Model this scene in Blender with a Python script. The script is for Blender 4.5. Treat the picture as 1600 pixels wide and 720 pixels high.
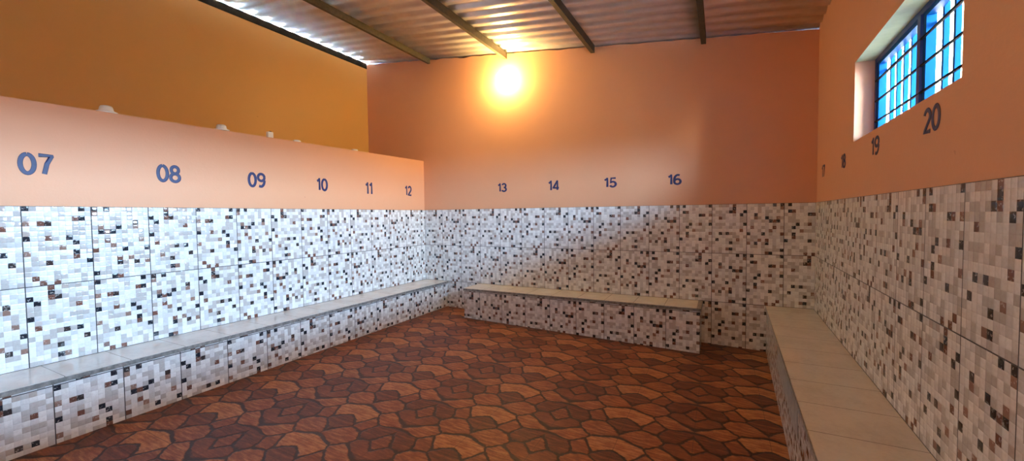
import bpy, bmesh, math, random
from mathutils import Vector, Matrix

SC = bpy.context.scene
COL = SC.collection
for o in list(bpy.data.objects):
    bpy.data.objects.remove(o)

# ------------------------------------------------------------------ camera
def cam_axes(yaw, pitch, roll):
    f = Vector((math.sin(yaw) * math.cos(pitch), math.cos(yaw) * math.cos(pitch), math.sin(pitch)))
    r = f.cross(Vector((0, 0, 1))).normalized()
    u = r.cross(f)
    return (r * math.cos(roll) + u * math.sin(roll), -r * math.sin(roll) + u * math.cos(roll), f)

cr, cu, cf = cam_axes(-0.4728, -0.0373, -0.0109)
cd = bpy.data.cameras.new('camera')
cd.sensor_fit = 'HORIZONTAL'; cd.sensor_width = 36.0
cd.lens = 36.0 * 634.3 / 1600.0
cd.clip_start = 0.05; cd.clip_end = 200
cam = bpy.data.objects.new('camera', cd); COL.objects.link(cam)
m = Matrix.Identity(4)
for i in range(3):
    m[i][0] = cr[i]; m[i][1] = cu[i]; m[i][2] = -cf[i]
m.translation = (4.0439, -4.9578, 1.4608)
cam.matrix_world = m
SC.camera = cam

# ------------------------------------------------------------------ exposure, world
SC.view_settings.view_transform = 'Standard'
SC.view_settings.look = 'None'
SC.view_settings.gamma = 1.0
SC.view_settings.use_curve_mapping = False
SC.view_settings.exposure = 0.15
SC.cycles.use_denoising = True
SC.cycles.max_bounces = 10
SC.cycles.diffuse_bounces = 6

SKY_STRENGTH = 600.0
LAMP_STRENGTH = 240.0
FILL_LAMP_STRENGTH = 165.0

world = bpy.data.worlds.new('daylight'); SC.world = world
world.use_nodes = True
wn = world.node_tree; wn.nodes.clear()
w_out = wn.nodes.new('ShaderNodeOutputWorld')
w_bg = wn.nodes.new('ShaderNodeBackground')
w_tc = wn.nodes.new('ShaderNodeTexCoord')
w_sep = wn.nodes.new('ShaderNodeSeparateXYZ')
w_map = wn.nodes.new('ShaderNodeMapRange')
w_map.inputs['From Min'].default_value = -1.0; w_map.inputs['From Max'].default_value = 1.0
w_rmp = wn.nodes.new('ShaderNodeValToRGB')
els = w_rmp.color_ramp.elements
els[0].position = 0.0; els[0].color = (0.36, 0.31, 0.21, 1)      # sunlit ground
els[1].position = 1.0; els[1].color = (0.08, 0.16, 0.33, 1)       # zenith
for pos, c in ((0.495, (0.36, 0.31, 0.21, 1)), (0.51, (0.158, 0.245, 0.34, 1)), (0.65, (0.14, 0.24, 0.35, 1))):
    e = els.new(pos); e.color = c
wn.links.new(w_tc.outputs['Generated'], w_sep.inputs[0])
wn.links.new(w_sep.outputs['Z'], w_map.inputs['Value'])
wn.links.new(w_map.outputs[0], w_rmp.inputs[0])
wn.links.new(w_rmp.outputs[0], w_bg.inputs['Color'])
w_bg.inputs['Strength'].default_value = SKY_STRENGTH
wn.links.new(w_bg.outputs[0], w_out.inputs['Surface'])

# daylight is sampled through the window opening (a portal gives no light of its own)
for py in (-2.165, -5.10):
    pl = bpy.data.lights.new('window_daylight', 'AREA')
    pl.shape = 'RECTANGLE'; pl.size = 0.58; pl.size_y = 1.6
    pl.cycles.is_portal = True
    po = bpy.data.objects.new('window_daylight', pl); COL.objects.link(po)
    po.location = (5.04 - .03 * (-py - 2.165), py, 2.2)
    po.rotation_euler = (0, math.radians(90), math.radians(-1.75))

# ------------------------------------------------------------------ dimensions
W = 4.898; RA = -0.0306            # right wall: x = W + RA * t,  t = -y
YF = -6.6                          # wall behind the camera
XL2 = -1.145                       # outer wall behind the partition
TW, TH = 0.33, 0.533               # wall tile
ZT = 1.556                         # top of the tiling
ZB = 0.49                          # bench top
def roofz(x): return 3.843 - 0.1193 * x
def floorz(x, y): return 0.118 - 0.025 * x + 0.006 * y
def xr(y): return W + RA * (-y)

# ------------------------------------------------------------------ node helpers
class NT:
    def __init__(s, name):
        s.m = bpy.data.materials.new(name); s.m.use_nodes = True
        s.t = s.m.node_tree; s.t.nodes.clear()
        s.out = s.t.nodes.new('ShaderNodeOutputMaterial')
    def n(s, typ, **kw):
        nd = s.t.nodes.new(typ)
        for k, v in kw.items(): setattr(nd, k, v)
        return nd
    def l(s, a, b): s.t.links.new(a, b)
    def put(s, sock, v):
        if hasattr(v, 'links') or hasattr(v, 'is_linked'): s.l(v, sock)
        else: sock.default_value = v
    def math(s, op, a, b=0.0, c=0.0, clamp=False):
        nd = s.n('ShaderNodeMath', operation=op, use_clamp=clamp)
        for i, v in enumerate((a, b, c)): s.put(nd.inputs[i], v)
        return nd.outputs[0]
    def xyz(s, x=0.0, y=0.0, z=0.0):
        nd = s.n('ShaderNodeCombineXYZ')
        for i, v in enumerate((x, y, z)): s.put(nd.inputs[i], v)
        return nd.outputs[0]
    def sep(s, v):
        nd = s.n('ShaderNodeSeparateXYZ'); s.l(v, nd.inputs[0]); return nd.outputs
    def uv(s):
        nd = s.n('ShaderNodeUVMap'); nd.uv_map = 'UVMap'; return nd.outputs[0]
    def obj(s): return s.n('ShaderNodeTexCoord').outputs['Object']
    def ramp(s, f, stops, interp='LINEAR'):
        nd = s.n('ShaderNodeValToRGB'); cr_ = nd.color_ramp; cr_.interpolation = interp
        e = cr_.elements
        while len(e) > 1: e.remove(e[-1])
        e[0].position = stops[0][0]; e[0].color = (*stops[0][1], 1)
        for p, c in stops[1:]:
            q = e.new(p); q.color = (*c, 1)
        s.l(f, nd.inputs[0]); return nd.outputs[0]
    def mix(s, f, a, b, mode='MIX'):
        nd = s.n('ShaderNodeMix', data_type='RGBA', blend_type=mode)
        s.put(nd.inputs[0], f)
        for sock, v in ((nd.inputs[6], a), (nd.inputs[7], b)):
            if isinstance(v, tuple): sock.default_value = (*v, 1)
            else: s.put(sock, v)
        return nd.outputs[2]
    def noise(s, vec, scale, detail=3.0, rough=0.55, w=None):
        nd = s.n('ShaderNodeTexNoise')
        if vec is not None: s.l(vec, nd.inputs['Vector'])
        nd.inputs['Scale'].default_value = scale; nd.inputs['Detail'].default_value = detail
        nd.inputs['Roughness'].default_value = rough
        return nd.outputs
    def bump(s, h, dist, strength=1.0, normal=None):
        nd = s.n('ShaderNodeBump'); nd.inputs['Strength'].default_value = strength
        nd.inputs['Distance'].default_value = dist; s.l(h, nd.inputs['Height'])
        if normal is not None: s.l(normal, nd.inputs['Normal'])
        return nd.outputs[0]
    def bsdf(s, color, rough=0.5, metal=0.0, spec=0.5, normal=None, coat=0.0):
        b = s.n('ShaderNodeBsdfPrincipled')
        if isinstance(color, tuple): b.inputs['Base Color'].default_value = (*color, 1)
        else: s.l(color, b.inputs['Base Color'])
        s.put(b.inputs['Roughness'], rough); s.put(b.inputs['Metallic'], metal)
        b.inputs['Specular IOR Level'].default_value = spec
        b.inputs['Coat Weight'].default_value = coat
        if normal is not None: s.l(normal, b.inputs['Normal'])
        s.l(b.outputs[0], s.out.inputs['Surface'])
        return b

# ------------------------------------------------------------------ materials
def mat_paint(name, base, var):
    t = NT(name); p = t.obj()
    n1 = t.noise(p, 1.3, 4)[0]; n2 = t.noise(p, 60, 3)[0]; n3 = t.noise(p, 9, 5, .65)[0]
    f = t.math('ADD', t.math('MULTIPLY', n1, .6), t.math('MULTIPLY', n3, .4))
    c = t.mix(f, base, var)
    spot = t.math('GREATER_THAN', t.noise(p, 14, 2, .4)[0], .80)
    c = t.mix(t.math('MULTIPLY', spot, .35), c, (base[0] * .6, base[1] * .5, base[2] * .5))
    h = t.math('ADD', t.math('MULTIPLY', n2, .35), n3)
    t.bsdf(c, .48, spec=.35, normal=t.bump(h, .004, .5))
    return t.m

def mat_tile():
    """10 by 16 square mosaic print on ceramic wall tiles; UV is in metres, v = 0 at the top of the tiling."""
    t = NT('mosaic_wall_tile'); u, v, _ = t.sep(t.uv())
    cu_ = t.math('DIVIDE', u, TW / 10); cv_ = t.math('DIVIDE', v, TH / 16)
    ix = t.math('FLOOR', cu_); iy = t.math('FLOOR', cv_)
    fx = t.math('FRACT', cu_); fy = t.math('FRACT', cv_)
    tx = t.math('FLOOR', t.math('DIVIDE', u, TW)); ty = t.math('FLOOR', t.math('DIVIDE', v, TH))
    var = t.math('FLOORED_MODULO', t.math('ADD', tx, t.math('MULTIPLY', ty, 2)), 3)
    mx = t.math('FLOORED_MODULO', ix, 10); my = t.math('FLOORED_MODULO', iy, 16)
    wn_ = t.n('ShaderNodeTexWhiteNoise', noise_dimensions='3D')
    t.l(t.xyz(t.math('ADD', mx, .5), t.math('ADD', my, .5), t.math('ADD', var, 3.5)), wn_.inputs['Vector'])
    r = wn_.outputs['Value']
    wr = t.sep(wn_.outputs['Color'])
    # dark squares only fall on one checkerboard parity and brown ones on the other, so they stay apart
    par = t.math('FLOORED_MODULO', t.math('ADD', mx, my), 2)
    r_even = t.math('MULTIPLY', r, t.math('SUBTRACT', 1.0, t.math('MULTIPLY', t.math('LESS_THAN', r, .104), .5)))
    r_odd = t.math('ADD', r, t.math('MULTIPLY', t.math('LESS_THAN', r, .052), .052))
    r_odd = t.math('SUBTRACT', r_odd, t.math('MULTIPLY', t.math('MULTIPLY', t.math('GREATER_THAN', r_odd, .0919), t.math('LESS_THAN', r, .135)), .042))
    r_even2 = t.math('ADD', r_even, t.math('MULTIPLY', t.math('MULTIPLY', t.math('GREATER_THAN', r, .1039), t.math('LESS_THAN', r, .16)), .06))
    r = t.math('ADD', t.math('MULTIPLY', r_even2, t.math('SUBTRACT', 1.0, par)), t.math('MULTIPLY', r_odd, par))
    col = t.ramp(r, [(0.0, (.018, .022, .032)), (.040, (.045, .035, .035)), (.052, (.17, .078, .058)), (.070, (.28, .17, .135)),
                     (.092, (.48, .41, .37)), (.16, (.52, .49, .47)), (.32, (.64, .63, .63)), (.50, (.73, .72, .71)),
                     (.68, (.80, .79, .77)), (.86, (.85, .85, .84))], 'CONSTANT')
    vein = t.noise(t.xyz(t.math('ADD', u, t.math('MULTIPLY', r, 7)), v, r), 70, 3, .6)[0]
    vf = t.ramp(vein, [(.35, (.90, .89, .88)), (.62, (1.0, 1.0, 1.0))])
    col = t.mix(1.0, col, vf, 'MULTIPLY')
    # brown and black squares carry a paler vein
    dark = t.math('LESS_THAN', r, .092)
    pale = t.math('MULTIPLY', dark, t.math('MULTIPLY', t.math('GREATER_THAN', vein, .60), .55))
    col = t.mix(pale, col, (.52, .49, .47))
    # grout lines between tiles
    gx = t.math('FLOORED_MODULO', u, TW); gy = t.math('FLOORED_MODULO', v, TH)
    ex = t.math('MINIMUM', gx, t.math('SUBTRACT', TW, gx)); ey = t.math('MINIMUM', gy, t.math('SUBTRACT', TH, gy))
    g = t.math('LESS_THAN', t.math('MINIMUM', ex, ey), .0026)
    col = t.mix(g, col, (.045, .042, .045))
    # every square is slightly pillowed and tilted its own way
    px = t.math('SUBTRACT', fx, .5); py = t.math('SUBTRACT', fy, .5)
    tilt = t.math('ADD', t.math('MULTIPLY', px, t.math('MULTIPLY', t.math('SUBTRACT', wr[0], .5), 1.0)),
                  t.math('MULTIPLY', py, t.math('MULTIPLY', t.math('SUBTRACT', wr[1], .5), 2.0)))
    pil = t.math('ADD', t.math('POWER', t.math('ABSOLUTE', t.math('MULTIPLY', px, 2)), 4),
                 t.math('POWER', t.math('ABSOLUTE', t.math('MULTIPLY', py, 2)), 4))
    h = t.math('SUBTRACT', tilt, t.math('MULTIPLY', pil, .30))
    h = t.math('SUBTRACT', h, t.math('MULTIPLY', g, 1.0))
    t.bsdf(col, t.math('ADD', .12, t.math('MULTIPLY', g, .5)), spec=.5, normal=t.bump(h, .0032, 1.0))
    return t.m

def mat_slab_tile():
    t = NT('bench_top_tile'); u, v, _ = t.sep(t.uv())
    n1 = t.noise(t.xyz(u, v, 0.0), 5, 5, .6)[0]; n2 = t.noise(t.xyz(u, v, 3.0), 45, 3, .6)[0]
    col = t.ramp(t.math('ADD', t.math('MULTIPLY', n1, .7), t.math('MULTIPLY', n2, .3)),
                 [(.3, (.50, .46, .42)), (.5, (.60, .56, .51)), (.72, (.66, .62, .57))])
    gu = t.math('FLOORED_MODULO', u, .32)
    e = t.math('MINIMUM', gu, t.math('SUBTRACT', .32, gu))
    g = t.math('LESS_THAN', e, .0018)
    col = t.mix(g, col, (.16, .145, .13))
    h = t.math('SUBTRACT', t.math('MULTIPLY', n2, .3), g)
    t.bsdf(col, t.math('ADD', .16, t.math('MULTIPLY', n1, .1)), spec=.5, normal=t.bump(h, .0012, .6))
    return t.m

def mat_simple(name, c1, c2, scale=18, rough=.5, metal=0.0, bump=.002, spec=.5):
    t = NT(name); p = t.obj()
    n = t.noise(p, scale, 4, .6)[0]
    c = t.ramp(n, [(.3, c1), (.7, c2)])
    t.bsdf(c, rough, metal, spec=spec, normal=t.bump(n, bump, .6))
    return t.m

def mat_floor():
    """45 cm ceramic floor tiles printed with crazy-paving stones, laid mirrored so the print repeats every two tiles."""
    t = NT('stone_print_floor_tile'); x, y, _ = t.sep(t.obj())
    P = .435
    u0 = t.math('DIVIDE', t.math('SUBTRACT', x, 1.73), P); v0 = t.math('DIVIDE', t.math('ADD', y, 2.43), P)
    u = t.math('PINGPONG', u0, 1.0)
    ang = t.math('MULTIPLY', v0, 2 * math.pi)
    cy, sy = t.math('COSINE', ang), t.math('SINE', ang)
    RR = .36
    p0 = t.xyz(t.math('MULTIPLY', u, 1.0), t.math('MULTIPLY', cy, RR), t.math('MULTIPLY', sy, RR))
    ws = t.n('ShaderNodeVectorMath', operation='SUBTRACT'); t.l(t.noise(p0, 4.2, 4, .6)[1], ws.inputs[0]); ws.inputs[1].default_value = (.5, .5, .5)
    wsc = t.n('ShaderNodeVectorMath', operation='SCALE'); t.l(ws.outputs[0], wsc.inputs[0]); wsc.inputs['Scale'].default_value = .11
    pa = t.n('ShaderNodeVectorMath', operation='ADD'); t.l(p0, pa.inputs[0]); t.l(wsc.outputs[0], pa.inputs[1])
    # one printed tile: (u, v, squeeze along x, squeeze along y, weight, tone)
    seeds = [(.36, .68, 1, 1, 0, .66), (.20, .17, 1, 1, 0, .84), (.05, .38, 1, 1, .02, .30), (.66, .04, 1, 1, 0, .72),
             (.72, .42, 1, 1, 0, .30), (1.0, .60, 1, 1, .03, .54), (.44, .31, 1, 1, .02, .54), (.80, .82, 1, 1, .02, .42)]
    wv = t.sep(wsc.outputs[0])
    uu = t.math('ADD', u, wv[0]); vv = t.math('ADD', t.math('SUBTRACT', 0.0, v0), wv[1])
    f1 = None
    for (su, sv, ax, ay, w_, tn) in seeds:
        du = t.math('MULTIPLY', t.math('SUBTRACT', uu, su), ax)
        dv = t.math('MULTIPLY', t.math('SUBTRACT', t.math('FRACT', t.math('ADD', vv, .5 - sv)), .5), ay)
        dd = t.math('ADD', t.math('SQRT', t.math('ADD', t.math('MULTIPLY', du, du), t.math('MULTIPLY', dv, dv))), w_)
        if f1 is None: f1, f2, tn1 = dd, t.math('ADD', dd, 9.0), t.math('ADD', 0.0, tn)
        else:
            c_ = t.math('LESS_THAN', dd, f1)
            f2 = t.math('MINIMUM', f2, t.math('MAXIMUM', dd, f1))
            tn1 = t.math('ADD', t.math('MULTIPLY', tn1, t.math('SUBTRACT', 1.0, c_)), t.math('MULTIPLY', c_, tn))
            f1 = t.math('MINIMUM', f1, dd)
    d = t.math('SUBTRACT', f2, f1)
    cs = (tn1, tn1, tn1)
    strat = t.noise(t.xyz(t.math('MULTIPLY', u, 1.6), t.math('ADD', t.math('MULTIPLY', cy, 1.5), cs[1]), t.math('MULTIPLY', sy, 1.5)), 2.2, 7, .72)[0]
    fine = t.noise(p0, 26, 5, .7)[0]
    tone = t.math('ADD', t.math('MULTIPLY', cs[0], .45), t.math('ADD', t.math('MULTIPLY', strat, .80), t.math('MULTIPLY', fine, .22)))
    stone = t.ramp(tone, [(.50, (.045, .0115, .006)), (.66, (.130, .034, .0135)), (.80, (.225, .066, .023)), (.98, (.46, .20, .072))])
    d = t.math('SUBTRACT', d, t.math('MULTIPLY', t.noise(p0, 3.0, 3, .6)[0], .050))
    j = t.ramp(d, [(.0, (0, 0, 0)), (.030, (1, 1, 1))])
    joint = t.mix(fine, (.014, .005, .004), (.050, .019, .012))
    col = t.mix(t.sep(j)[0], joint, stone)
    gx = t.math('FRACT', u0); gy = t.math('FRACT', v0)
    ex = t.math('MINIMUM', gx, t.math('SUBTRACT', 1.0, gx)); ey = t.math('MINIMUM', gy, t.math('SUBTRACT', 1.0, gy))
    g = t.math('LESS_THAN', t.math('MINIMUM', ex, ey), .0035)
    col = t.mix(t.math('MULTIPLY', g, .7), col, (.05, .026, .018))
    h = t.math('ADD', t.sep(j)[0], t.math('MULTIPLY', strat, .5))
    t.bsdf(col, t.math('ADD', .38, t.math('MULTIPLY', fine, .16)), spec=.28, normal=t.bump(h, .004, .45))
    return t.m

def mat_emit(name, c, s):
    t = NT(name); e = t.n('ShaderNodeEmission')
    e.inputs[0].default_value = (*c, 1); e.inputs[1].default_value = s
    t.l(e.outputs[0], t.out.inputs['Surface']); return t.m

M = {}
M['paint'] = mat_paint('salmon_wall_paint', (.665, .33, .18), (.705, .36, .205))
M['paint_outer'] = mat_paint('ochre_wall_paint', (.66, .385, .125), (.70, .42, .15))
M['plaster'] = mat_simple('cream_reveal_plaster', (.60, .57, .30), (.70, .66, .37), 14, .8, bump=.004)
M['tile'] = mat_tile()
M['slab'] = mat_slab_tile()
M['edge'] = mat_simple('grey_stone_edge', (.10, .095, .09), (.30, .28, .26), 34, .45, bump=.003)
M['cement'] = mat_simple('bare_cement', (.20, .20, .20), (.32, .31, .30), 20, .9)
M['floor'] = mat_floor()
M['zinc'] = mat_simple('galvanised_sheet', (.70, .67, .67), (.82, .79, .79), 7, .33, .45, bump=.001)
M['steel'] = mat_simple('olive_painted_steel', (.046, .038, .022), (.080, .066, .040), 25, .55, .1)
M['black'] = mat_simple('darkened_steel', (.010, .008, .006), (.018, .014, .010), 25, .9, 0, spec=.05)  # backlit darkness of the left purlin put into the colour; rods share it
M['blackgap'] = mat_simple('shadow_gap', (.05, .03, .02), (.10, .06, .04), 30, .9)  # dark colour stands for shadow in the gap under the roof sheet
M['blue'] = mat_simple('blue_enamel', (.0002, .058, .19), (.0003, .07, .23), 8, .6, bump=.0005, spec=.08)
M['navy'] = mat_simple('dark_blue_enamel', (.010, .030, .14), (.014, .045, .20), 8, .4, bump=.0005)
M['number'] = mat_simple('blue_number_paint', (.010, .017, .080), (.016, .026, .115), 30, .45, bump=.0005)
M['plastic'] = mat_simple('white_plastic', (.80, .84, .80), (.88, .90, .87), 12, .35, bump=.0005)
M['porcelain'] = mat_simple('white_lamp_base', (.75, .73, .68), (.82, .80, .76), 12, .4, bump=.0005)
M['glow'] = mat_emit('lit_opal_globe', (1.0, .68, .22), LAMP_STRENGTH)
M['glow_fill'] = mat_emit('fill_lamp_globe', (1.0, .68, .32), FILL_LAMP_STRENGTH)  # globe of the added fill lamp
M['ground'] = mat_simple('yard_paving', (.20, .19, .18), (.30, .28, .26), 3, .9, bump=.004)
M['porch'] = mat_simple('pale_porch_sheet', (.12, .19, .24), (.55, .60, .64), 3, .6, bump=.001)

# ------------------------------------------------------------------ mesh helpers
def link(o, parent=None):
    COL.objects.link(o)
    if parent is not None: o.parent = parent
    return o

def mesh_obj(name, verts, faces, mats, parent=None, uvf=None, midx=None, smooth=False, loc=None):
    me = bpy.data.meshes.new(name)
    me.from_pydata([tuple(v) for v in verts], [], faces); me.validate(); me.update()
    for mm in (mats if isinstance(mats, (list, tuple)) else [mats]): me.materials.append(mm)
    if midx:
        for p, i in zip(me.polygons, midx): p.material_index = i
    if uvf:
        uvl = me.uv_layers.new(name='UVMap')
        for p in me.polygons:
            for li in p.loop_indices:
                co = me.vertices[me.loops[li].vertex_index].co
                uvl.data[li].uv = uvf(co, p.normal)
    if smooth:
        for p in me.polygons: p.use_smooth = True
    o = bpy.data.objects.new(name, me)
    if loc is not None: o.location = loc
    return link(o, parent)

BOXF = [(0, 3, 2, 1), (4, 5, 6, 7), (0, 1, 5, 4), (1, 2, 6, 5), (2, 3, 7, 6), (3, 0, 4, 7)]
def hexa(b, tp):
    """eight corners: bottom ring then top ring (both counter-clockwise seen from above)"""
    return list(b) + list(tp), BOXF
def boxv(x0, x1, y0, y1, z0, z1):
    return [(x0, y0, z0), (x1, y0, z0), (x1, y1, z0), (x0, y1, z0), (x0, y0, z1), (x1, y0, z1), (x1, y1, z1), (x0, y1, z1)]

class MB:
    """collects pieces of ONE mesh"""
    def __init__(s): s.v = []; s.f = []; s.mi = []
    def add(s, v, f, mi=0):
        k = len(s.v); s.v += [tuple(q) for q in v]
        s.f += [tuple(i + k for i in q) for q in f]; s.mi += [mi] * len(f); return s
    def box(s, x0, x1, y0, y1, z0, z1, mi=0): return s.add(boxv(x0, x1, y0, y1, z0, z1), BOXF, mi)
    def lathe(s, prof, n=32, c=(0, 0, 0), axis='z', mi=0):
        v = []; f = []
        for r, h in prof:
            for k in range(n):
                a = 2 * math.pi * k / n
                p = (r * math.cos(a), r * math.sin(a), h)
                if axis == 'y': p = (p[0], -p[2], p[1])
                v.append((p[0] + c[0], p[1] + c[1], p[2] + c[2]))
        for i in range(len(prof) - 1):
            for k in range(n):
                a, b = i * n + k, i * n + (k + 1) % n
                f.append((a, b, b + n, a + n))
        f.append(tuple(reversed(range(n)))); f.append(tuple((len(prof) - 1) * n + k for k in range(n)))
        return s.add(v, f, mi)
    def build(s, name, mats, parent=None, uvf=None, smooth=False, bevel=0, loc=None):
        o = mesh_obj(name, s.v, s.f, mats, parent, uvf, s.mi, smooth, loc)
        if smooth: 
            try: o.data.set_sharp_from_angle(angle=math.radians(40))
            except Exception: pass
        if bevel:
            bv = o.modifiers.new('bevel', 'BEVEL'); bv.width = bevel; bv.segments = 2; bv.limit_method = 'ANGLE'
        return o

def thing(name, label, cat, loc=(0, 0, 0), group=None, rot=None):
    o = bpy.data.objects.new(name, None); o.empty_display_size = .1
    o.location = loc
    if rot: o.rotation_euler = rot
    link(o); o['label'] = label; o['category'] = cat
    if group: o['group'] = group
    return o
def tag(o, label, cat, group=None):
    o['label'] = label; o['category'] = cat
    if group: o['group'] = group
    return o
def struct(o):
    o['kind'] = 'structure'; return o

# ------------------------------------------------------------------ room shell
# floor: falls gently from the left wall to the right
fx0, fx1, fy0, fy1 = XL2 - .15, 5.1, YF - .15, .15
v = [(x, y, floorz(x, y) - .12) for x, y in ((fx0, fy0), (fx1, fy0), (fx1, fy1), (fx0, fy1))] + \
    [(x, y, floorz(x, y)) for x, y in ((fx0, fy0), (fx1, fy0), (fx1, fy1), (fx0, fy1))]
struct(mesh_obj('floor', v, BOXF, M['floor']))

# back wall: plaster face with a ragged top edge just under the sheet, a core closing the gap behind it
random.seed(5)
b = MB()
xs = [XL2 - .15 + i * (5.1 - XL2 + .15) / 90 for i in range(91)]
top = []
for i, x in enumerate(xs):
    top.append(roofz(x) - .012 - random.random() * .010 - (.012 if random.random() < .12 else 0))
for i in range(90):
    x0, x1 = xs[i], xs[i + 1]
    b.add([(x0, 0, -.1), (x1, 0, -.1), (x1, .06, -.1), (x0, .06, -.1), (x0, 0, top[i]), (x1, 0, top[i + 1]), (x1, .06, top[i + 1]), (x0, .06, top[i])],
          [(0, 1, 5, 4), (4, 5, 6, 7)])
b.add([(xs[0], .06, -.1), (xs[-1], .06, -.1), (xs[-1], .18, -.1), (xs[0], .18, -.1),
       (xs[0], .06, roofz(xs[0]) + .08), (xs[-1], .06, roofz(xs[-1]) + .08), (xs[-1], .18, roofz(xs[-1]) + .08), (xs[0], .18, roofz(xs[0]) + .08)], BOXF, 1)
wall_back = struct(b.build('wall_back', [M['paint'], M['blackgap']]))
TT = .008                                             # tile thickness
def uv_back(co, n): return (co.x - .0101, co.z - ZT) if abs(n.y) > .5 else (co.x + co.y, co.z - ZT)
b = MB(); b.box(TT, W - TT, -TT, -.0004, floorz(2, 0) - .1, ZT)
b.build('tile_cladding', M['tile'], wall_back, uv_back)

# partition on the left, lower than the roof, salmon on this side
def ptop(y): return 2.306 + .0139 * y
PT = .14
v, f = hexa([(-PT, YF, -.1), (0, YF, -.1), (0, 0, -.1), (-PT, 0, -.1)], [(-PT, YF, ptop(YF)), (0, YF, ptop(YF)), (0, 0, ptop(0)), (-PT, 0, ptop(0))])
wall_left = struct(mesh_obj('wall_left', v, f, M['paint']))
def uv_left(co, n): return (-co.y - .1002, co.z - ZT)
b = MB(); b.box(.0004, TT, YF, -.0004, -.05, ZT)
b.build('tile_cladding', M['tile'], wall_left, uv_left)

# outer wall behind the partition
b = MB(); b.box(XL2 - .15, XL2, YF, 0, -.1, 3.8905)
struct(b.build('wall_far_left', M['paint_outer']))

# right wall with the window opening; slightly out of square
WY0, WY1, WZ0, WZ1 = -2.92, -1.408, 1.935, 2.47
VY0, VY1 = -5.856, -4.344            # the second window, beside the camera
WT = .17
def rwall(y0, y1, z0, z1):
    return [(xr(y0), y0, z0), (xr(y0) + WT, y0, z0), (xr(y1) + WT, y1, z0), (xr(y1), y1, z0),
            (xr(y0), y0, z1), (xr(y0) + WT, y0, z1), (xr(y1) + WT, y1, z1), (xr(y1), y1, z1)]
b = MB()
ZR = roofz(4.9) + .034
for y0, y1, z0, z1 in ((YF, VY0, -.1, ZR), (VY1, WY0, -.1, ZR), (WY1, 0, -.1, ZR), (WY0, WY1, -.1, WZ0), (WY0, WY1, WZ1, ZR),
                       (VY0, VY1, -.1, WZ0), (VY0, VY1, WZ1, ZR)):
    b.add(rwall(y0, y1, z0, z1), BOXF)
for fi, q in enumerate(b.f):                           # the reveal is bare cream plaster
    pts = [Vector(b.v[i]) for i in q]
    c = sum(pts, Vector()) / 4
    n = (pts[1] - pts[0]).cross(pts[2] - pts[0]).normalized()
    if abs(n.x) < .5 and (WY0 - .01 < c.y < WY1 + .01 or VY0 - .01 < c.y < VY1 + .01) and WZ0 - .01 < c.z < WZ1 + .01: b.mi[fi] = 1
wall_right = struct(b.build('wall_right', [M['paint'], M['plaster']]))
def uv_right(co, n): return (-co.y - .023, co.z - ZT)
q = [(YF, -TT)]
b = MB()
y0, y1 = YF, -TT - .0004
b.add([(xr(y0) - TT, y0, -.12), (xr(y0) - .0004, y0, -.12), (xr(y1) - .0004, y1, -.12), (xr(y1) - TT, y1, -.12),
       (xr(y0) - TT, y0, ZT), (xr(y0) - .0004, y0, ZT), (xr(y1) - .0004, y1, ZT), (xr(y1) - TT, y1, ZT)], BOXF)
b.build('tile_cladding', M['tile'], wall_right, uv_right)

# wall behind the camera
b = MB(); b.add([(XL2 - .15, YF - .15, -.1), (5.1, YF - .15, -.1), (5.1, YF, -.1), (XL2 - .15, YF, -.1),
                 (XL2 - .15, YF - .15, roofz(XL2) + .1), (5.1, YF - .15, roofz(5.1) + .1), (5.1, YF, roofz(5.1) + .1), (XL2 - .15, YF, roofz(XL2) + .1)], BOXF)
wall_front = struct(b.build('wall_front', M['paint']))
b = MB(); b.box(TT + .0005, xr(YF) - TT - .001, YF + .0004, YF + TT, -.02, ZT)
b.build('tile_cladding', M['tile'], wall_front, uv_back)

# roof sheet: rounded corrugations running down the slope
PITCH, AMP = .183, .030
def corr(y):
    p = ((y + .052) / PITCH) % 1.0                     # crest at p = 0
    s = math.cos(2 * math.pi * p)
    return AMP * (.5 + .5 * max(-1, min(1, math.tanh(1.9 * (s - .22)) / .90)))
def sheet(name, x0, x1, ya, yb, zf, mat, nx=2, thick=.002):
    ny = int((yb - ya) / PITCH * 12)
    vs = []; fs = []
    for layer in (0, thick):
        for j in range(ny + 1):
            y = ya + (yb - ya) * j / ny
            for x in (x0, x1): vs.append((x, y, zf(x) + corr(y) + layer))
    K = 2 * (ny + 1)
    for j in range(ny):
        a = 2 * j
        fs.append((a, a + 2, a + 3, a + 1)); fs.append((a + K, a + 1 + K, a + 3 + K, a + 2 + K))
        fs.append((a, a + K, a + 2 + K, a + 2)); fs.append((a + 1, a + 3, a + 3 + K, a + 1 + K))
    return mesh_obj(name, vs, fs, mat, smooth=True)
struct(sheet('ceiling', XL2 - .45, 5.08, YF - .15, .10, roofz, M['zinc']))

# ------------------------------------------------------------------ roof purlins (steel channels)
def purlin(xright, label, h, wd=.05, mat='steel'):
    th = .005
    zt = roofz(xright) - .001
    b = MB()
    ya, yb = YF, -.001
    def slab(xa, xb, da, db):                          # keeps the top flange parallel to the sheet
        b.add([(xa, ya, da(xa)), (xb, ya, da(xb)), (xb, yb, da(xb)), (xa, yb, da(xa)),
               (xa, ya, db(xa)), (xb, ya, db(xb)), (xb, yb, db(xb)), (xa, yb, db(xa))], BOXF)
    tz = lambda x: roofz(x) - .001
    bz = lambda x: roofz(x) - h
    slab(xright - th, xright, bz, tz)
    slab(xright - wd, xright - th, lambda x: tz(x) - th, tz)
    slab(xright - wd, xright - th, bz, lambda x: bz(x) + th)
    o = b.build('roof_purlin', M[mat])
    return tag(o, label, 'beam', 'steel purlins under the roof sheet')
purlin(XL2 + .004, 'steel purlin coloured dark as if backlit along the top of the ochre outer wall with daylight above it', .092, mat='black')
purlin(.16, 'olive steel purlin second from the left meeting the back wall left of the lamp', .078)
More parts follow.
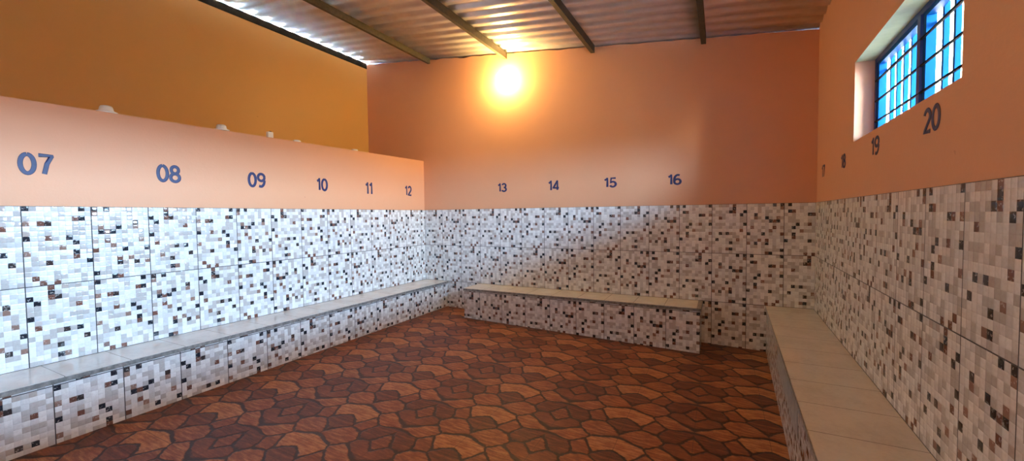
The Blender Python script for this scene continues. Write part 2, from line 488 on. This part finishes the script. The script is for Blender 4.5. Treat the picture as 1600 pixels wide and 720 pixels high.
purlin(1.46, 'olive steel purlin ending on the back wall just above the lit lamp', .088)
purlin(2.67, 'olive steel purlin first to the right of the lit lamp', .092)
purlin(3.90, 'short-looking brown steel purlin nearest the right wall', .082)

# ------------------------------------------------------------------ benches
def prism(fp, z0f, z1f):
    n = len(fp)
    v = [(x, y, z0f(x, y)) for x, y in fp] + [(x, y, z1f(x, y)) for x, y in fp]
    f = [tuple(reversed(range(n))), tuple(range(n, 2 * n))] + [(i, (i + 1) % n, n + (i + 1) % n, n + i) for i in range(n)]
    return v, f
ET = .032                                              # thickness of the stone edge under the seat tile
def bench(label, fp_base, fp_edge, fp_top, uvbase, uvtop, extra=None):
    root = thing('tiled_bench', label, 'bench', (0, 0, 0), 'tiled benches along the walls')
    c = sum((Vector((x, y, 0)) for x, y in fp_base), Vector()) / len(fp_base)
    c.z = floorz(c.x, c.y); root.location = c
    def put(name, vf, mat, uvf=None):
        vs = [(p[0] - c.x, p[1] - c.y, p[2] - c.z) for p in vf[0]]
        uf = (lambda co, n: uvf(co + c, n)) if uvf else None
        return mesh_obj(name, vs, vf[1], mat, root, uf)
    put('base', prism(fp_base, lambda x, y: floorz(x, y) + .0005, lambda x, y: ZB - ET), M['tile'], uvbase)
    put('seat_edge', prism(fp_edge, lambda x, y: ZB - ET, lambda x, y: ZB - .004), M['edge'])
    put('seat_tiles', prism(fp_top, lambda x, y: ZB - .004, lambda x, y: ZB), M['slab'], uvtop)
    return root, c
e = .0006
def uvb_x(off):                                        # face looking along x
    return lambda co, n: ((-co.y - off), co.z - (ZB - .045)) if abs(n.x) > abs(n.y) else (co.x, co.z - (ZB - .045))
xb = .425
bench('long tiled bench under numbers 07 to 12 along the left wall',
      [(TT + e, YF + .01), (xb - .012, YF + .01), (xb - .012, -TT - e), (TT + e, -TT - e)],
      [(TT + e, YF + .01), (xb, YF + .01), (xb, -TT - e), (TT + e, -TT - e)],
      [(TT + e, YF + .01), (xb - .006, YF + .01), (xb - .006, -TT - e), (TT + e, -TT - e)],
      uvb_x(.1002), lambda co, n: (-co.y - .17, co.x))
ym = -.43
bench('short free-ended tiled bench under numbers 13 to 16 on the back wall',
      [(.987, ym + .012), (3.873, ym + .012), (3.873, -TT - e), (.987, -TT - e)],
      [(.980, ym), (3.885, ym), (3.885, -TT - e), (.980, -TT - e)],
      [(.986, ym + .006), (3.846, ym + .006), (3.846, -TT - e), (.986, -TT - e)],
      lambda co, n: ((co.x - 3.873, co.z - (ZB - .045)) if abs(n.y) > abs(n.x) else (co.y, co.z - (ZB - .045))),
      lambda co, n: (co.x - 3.846, co.y))
def xf(y, o=0): return 4.474 + .028 * y + o
rb, rc = bench('pale tiled bench under the window along the right wall',
      [(xf(YF, .012), YF + .01), (xr(YF) - TT - e, YF + .01), (xr(0) - TT - .002, -TT - e), (xf(0, .012), -TT - e)],
      [(xf(YF), YF + .01), (xr(YF) - TT - e, YF + .01), (xr(0) - TT - .002, -TT - e), (xf(0), -TT - e)],
      [(xf(YF, .004), YF + .01), (xr(YF) - TT - e, YF + .01), (xr(0) - TT - .002, -TT - e), (xf(0, .004), -TT - e)],
      uvb_x(.023), lambda co, n: (-co.y - .22, co.x))
pv, pf = prism([(xf(-2.42, .009), -2.42), (xf(-2.42, .0118), -2.42), (xf(-1.30, .0118), -1.30), (xf(-1.30, .009), -1.30)],
               lambda x, y: .265, lambda x, y: ZB - ET - .001)
pp = mesh_obj('plain_panel', [(q[0] - rc.x, q[1] - rc.y, q[2] - rc.z) for q in pv], pf, M['cement'], rb)
pp['label'] = 'plain grey strip under the seat edge'

# ------------------------------------------------------------------ window
def wx(y, off): return xr(y) + off                     # follows the wall's slight skew
def wbox(mb, y0, y1, z0, z1, o0, o1):
    mb.add([(wx(y0, o0), y0, z0), (wx(y0, o1), y0, z0), (wx(y1, o1), y1, z0), (wx(y1, o0), y1, z0),
            (wx(y0, o0), y0, z1), (wx(y0, o1), y0, z1), (wx(y1, o1), y1, z1), (wx(y1, o0), y1, z1)], BOXF)
def window(name, wy0, wy1):
    yc = (wy0 + wy1) / 2
    win = bpy.data.objects.new(name, None); win.location = (xr(yc) + .11, yc, WZ0); link(win); struct(win)
    def wpart(nm, boxes, mat):
        mb = MB()
        for q in boxes: wbox(mb, *q)
        vs = [(p[0] - win.location.x, p[1] - win.location.y, p[2] - win.location.z) for p in mb.v]
        return mesh_obj(nm, vs, mb.f, mat, win)
    F = .03
    wpart('window_frame', [(wy0, wy1, WZ0, WZ0 + F, .105, .145), (wy0, wy1, WZ1 - F, WZ1, .105, .145),
                           (wy0, wy0 + F, WZ0 + F, WZ1 - F, .105, .145), (wy1 - F, wy1, WZ0 + F, WZ1 - F, .105, .145)], M['navy'])
    wpart('mullion', [(yc - .02, yc + .02, WZ0 + F, WZ1 - F, .100, .150)], M['navy'])
    for ya in (wy1 - F, yc - .02):                      # a casement in each bay
        yb = ya - (wy1 - F - yc - .02)
        s = .035
        wpart('casement', [(ya - s, ya, WZ0 + F, WZ1 - F, .112, .150), (yb, yb + s * .7, WZ0 + F, WZ1 - F, .112, .150),
                           (yb + s * .7, ya - s, WZ1 - F - .02, WZ1 - F, .112, .150), (yb + s * .7, ya - s, WZ0 + F, WZ0 + F + .02, .112, .150)], M['blue'])
        for k in range(5):
            y = ya - s - .070 - k * .117
            wpart('bar', [(y - .011, y + .011, WZ0 + F, WZ1 - F, .150, .170)], M['blue'])
    wpart('rail', [(wy0 + F, wy1 - F, WZ1 - F - .075, WZ1 - F - .055, .155, .163)], M['navy'])
    for z in (2.052, 2.185, 2.318):
        wpart('rod', [(wy0 + F, wy1 - F, z - .0045, z + .0045, .100, .109)], M['black'])
window('window_1', WY0, WY1)
window('window_2', VY0, VY1)

# ------------------------------------------------------------------ numbers painted on the walls
def arc(cx, cy, rx, ry, a0, a1, n=14):
    return [(cx + rx * math.cos(math.radians(a0 + (a1 - a0) * k / n)), cy + ry * math.sin(math.radians(a0 + (a1 - a0) * k / n))) for k in range(n + 1)]
STROKES = {                                             # centre lines of the painted digits, one unit high
    '0': (.60, [arc(.30, .50, .22, .42, 90, 450, 28)]),
    '1': (.40, [[(.06, .76), (.16, .80), (.26, .92), (.27, .92), (.27, .08)]]),
    '2': (.58, [arc(.29, .68, .20, .24, 165, -35, 16) + [(.12, .13), (.08, .08), (.52, .08)]]),
    '3': (.58, [arc(.28, .71, .19, .21, 160, -80, 14) + [(.30, .51)] + arc(.28, .29, .22, .21, 80, -160, 16)]),
    '4': (.60, [[(.42, .08), (.42, .92), (.40, .92), (.07, .30), (.07, .28), (.55, .28)]]),
    '5': (.58, [[(.50, .92), (.16, .92), (.11, .50)] + arc(.28, .33, .22, .25, 130, -155, 18)]),
    '6': (.60, [[(.46, .88), (.34, .92)] + arc(.34, .50, .26, .42, 95, 180, 8) + arc(.30, .31, .22, .23, 180, 540, 24)]),
    '7': (.56, [[(.07, .92), (.50, .92), (.50, .90), (.34, .55), (.24, .08)]]),
    '8': (.60, [arc(.30, .72, .18, .20, -90, 270, 22), arc(.30, .29, .22, .22, 90, 450, 24)]),
    '9': (.60, [arc(.30, .69, .22, .23, 0, 360, 24), arc(.26, .50, .26, .42, 0, -85, 8) + [(.26, .08), (.14, .12)]]),
}
def number(txt, bbox_w, h, place, label, wall):
    cu_ = bpy.data.curves.new('n', 'CURVE'); cu_.dimensions = '3D'; cu_.bevel_depth = .088; cu_.bevel_resolution = 3; cu_.use_fill_caps = True
    x = 0
    for ch in txt:
        w_, lines = STROKES[ch]
        for ln in lines:
            sp = cu_.splines.new('POLY'); sp.points.add(len(ln) - 1)
            for q, (px, py) in zip(sp.points, ln): q.co = (x + px, py, 0, 1)
        x += w_
    to = bpy.data.objects.new('n', cu_); COL.objects.link(to)
    dg = bpy.context.evaluated_depsgraph_get(); dg.update()
    me = bpy.data.meshes.new_from_object(to.evaluated_get(dg))
    bpy.data.objects.remove(to)
    xs_ = [q.co.x for q in me.vertices]; ys_ = [q.co.y for q in me.vertices]
    x0, x1, y0, y1 = min(xs_), max(xs_), min(ys_), max(ys_)
    for q in me.vertices:                               # flattened to a coat of paint about a millimetre proud of the wall
        q.co = Vector(((q.co.x - (x0 + x1) / 2) / (x1 - x0) * bbox_w, (q.co.y - y0) / (y1 - y0) * h, q.co.z / .088 * .0008 + .0008))
    me.materials.clear(); me.materials.append(M['number'])
    me.name = 'wall_number'
    o = bpy.data.objects.new('wall_number', me); link(o)
    o.matrix_world = place
    tag(o, label, 'number', 'blue seat numbers painted on the walls')
    return o
def on_left(y, z): return Matrix(((0, 0, 1, .0003), (1, 0, 0, y), (0, 1, 0, z), (0, 0, 0, 1)))
def on_back(x, z): return Matrix(((1, 0, 0, x), (0, 0, -1, -.0003), (0, 1, 0, z), (0, 0, 0, 1)))
def on_right(y, z):
    a = Vector((-RA * 1.0, 1, 0)).normalized()          # wall direction
    n_ = Vector((-a.y, a.x, 0)); right = -a
    x = xr(y) - .0004
    return Matrix(((right.x, 0, n_.x, x), (right.y, 0, n_.y, y), (0, 1, 0, z), (0, 0, 0, 1)))
for txt, y, w_ in (('07', -3.98, .165), ('08', -3.25, .170), ('09', -2.536, .175), ('10', -1.797, .147), ('11', -1.104, .118), ('12', -.357, .140)):
    number(txt, w_, .150, on_left(y, 1.759), 'dark blue number %s painted on the salmon partition' % txt, 'left')
for txt, x, w_ in (('13', 1.366, .142), ('14', 2.122, .146), ('15', 2.86, .155), ('16', 3.589, .146)):
    number(txt, w_, .125, on_back(x, 1.783), 'dark blue number %s painted on the back wall' % txt, 'back')
for txt, y, w_ in (('17', -.335, .145), ('18', -1.119, .15), ('19', -1.91, .155), ('20', -2.676, .17)):
    number(txt, w_, .110, on_right(y, 1.782), 'dark number %s painted on the shaded right wall' % txt, 'right')

# ------------------------------------------------------------------ lamp on the back wall and an added fill lamp opposite
def wall_lamp(x, y, z, face, label, glow):
    lamp = thing('wall_lamp', label, 'lamp', (x, y, z), rot=(0, 0, 0 if face < 0 else math.pi))
    b = MB(); b.lathe([(.060, .0005), (.060, .012), (.045, .020), (.036, .026), (.034, .036)], 32, axis='y')
    b.build('lamp_base', M['porcelain'], lamp, smooth=True)
    R_ = .09; cy_ = .115
    prof = [(max(.002, R_ * math.sin(a)), cy_ - R_ * math.cos(a)) for a in [math.radians(22 + k * (158 / 16)) for k in range(17)]]
    b = MB(); b.lathe(prof, 32, axis='y')
    b.build('globe', glow, lamp, smooth=True)
wall_lamp(1.458, 0, 3.30, -1, 'glowing round wall lamp below a purlin on the back wall', M['glow'])
wall_lamp(3.9, YF, 2.8, 1, 'unseen added fill lamp, high on the wall facing the numbered back wall', M['glow_fill'])  # fill lamp added out of view to brighten the lower back wall

# ------------------------------------------------------------------ small white things on the partition top
def cap(y, x, label):
    z = ptop(y) + .001
    o = thing('plastic_dome', label, 'dome', (x, y, z), 'white domes standing on the partition')
    b = MB(); b.lathe([(.060, 0), (.064, .004), (.063, .010), (.052, .016), (.044, .018)], 28)
    b.build('rim', M['plastic'], o, smooth=True)
    b = MB(); b.lathe([(.043, .018), (.041, .030), (.037, .046), (.031, .055), (.018, .059), (.002, .060)], 28)
    b.build('dome', M['plastic'], o, smooth=True)
    return o
cap(-3.599, -.058, 'larger-looking white plastic dome on the partition top between numbers 07 and 08')
cap(-2.808, -.058, 'white plastic dome with flared rim on the partition between numbers 08 and 09')
def low_cap(y, label):
    z = ptop(y) + .001
    b = MB(); b.lathe([(.036, 0), (.039, .004), (.038, .016), (.032, .022), (.014, .024), (.002, .0245)], 28)
    o = b.build('plastic_disc', M['plastic'], smooth=True, loc=(-.05, y, z))
    return tag(o, label, 'dome', 'low white caps on the partition')
low_cap(-2.06, 'low white disc on the partition top just right of the small white box')
low_cap(-1.276, 'low white disc on the partition top above number 11, near the corner')
y = -2.362
bx = thing('plastic_box', 'small upright white box on the partition top', 'box', (-.045, y, ptop(y) + .001))
b = MB(); b.box(-.018, .018, -.028, .028, 0, .062)
b.build('box_body', M['plastic'], bx, bevel=.004)
b = MB(); b.box(-.010, .010, -.006, .012, .062, .070)
b.build('box_lid', M['steel'], bx, bevel=.001)

# ------------------------------------------------------------------ outside the windows
# a wide canopy rising away from the building, a paved yard, plus an unseen far wall and cross wall added to block daylight
def canopyz(x): return 3.20 + .295 * (x - 5.0)
struct(sheet('canopy_roof', 5.09, 14.0, -22, 9.0, canopyz, M['porch']))
struct(mesh_obj('ground_outside', boxv(5.25, 15.2, -14, 11, -.25, -.05), BOXF, M['ground']))
struct(mesh_obj('added_yard_wall', boxv(15.0, 15.2, -15, 11, -.05, 2.5), BOXF, M['ground']))  # unseen far wall, added to cut low daylight into the windows
struct(mesh_obj('added_cross_wall', boxv(5.06, 6.70, -4.27, -4.15, -.1, 3.1), BOXF, M['ground']))  # unseen cross wall, added to keep window daylight off the back wall
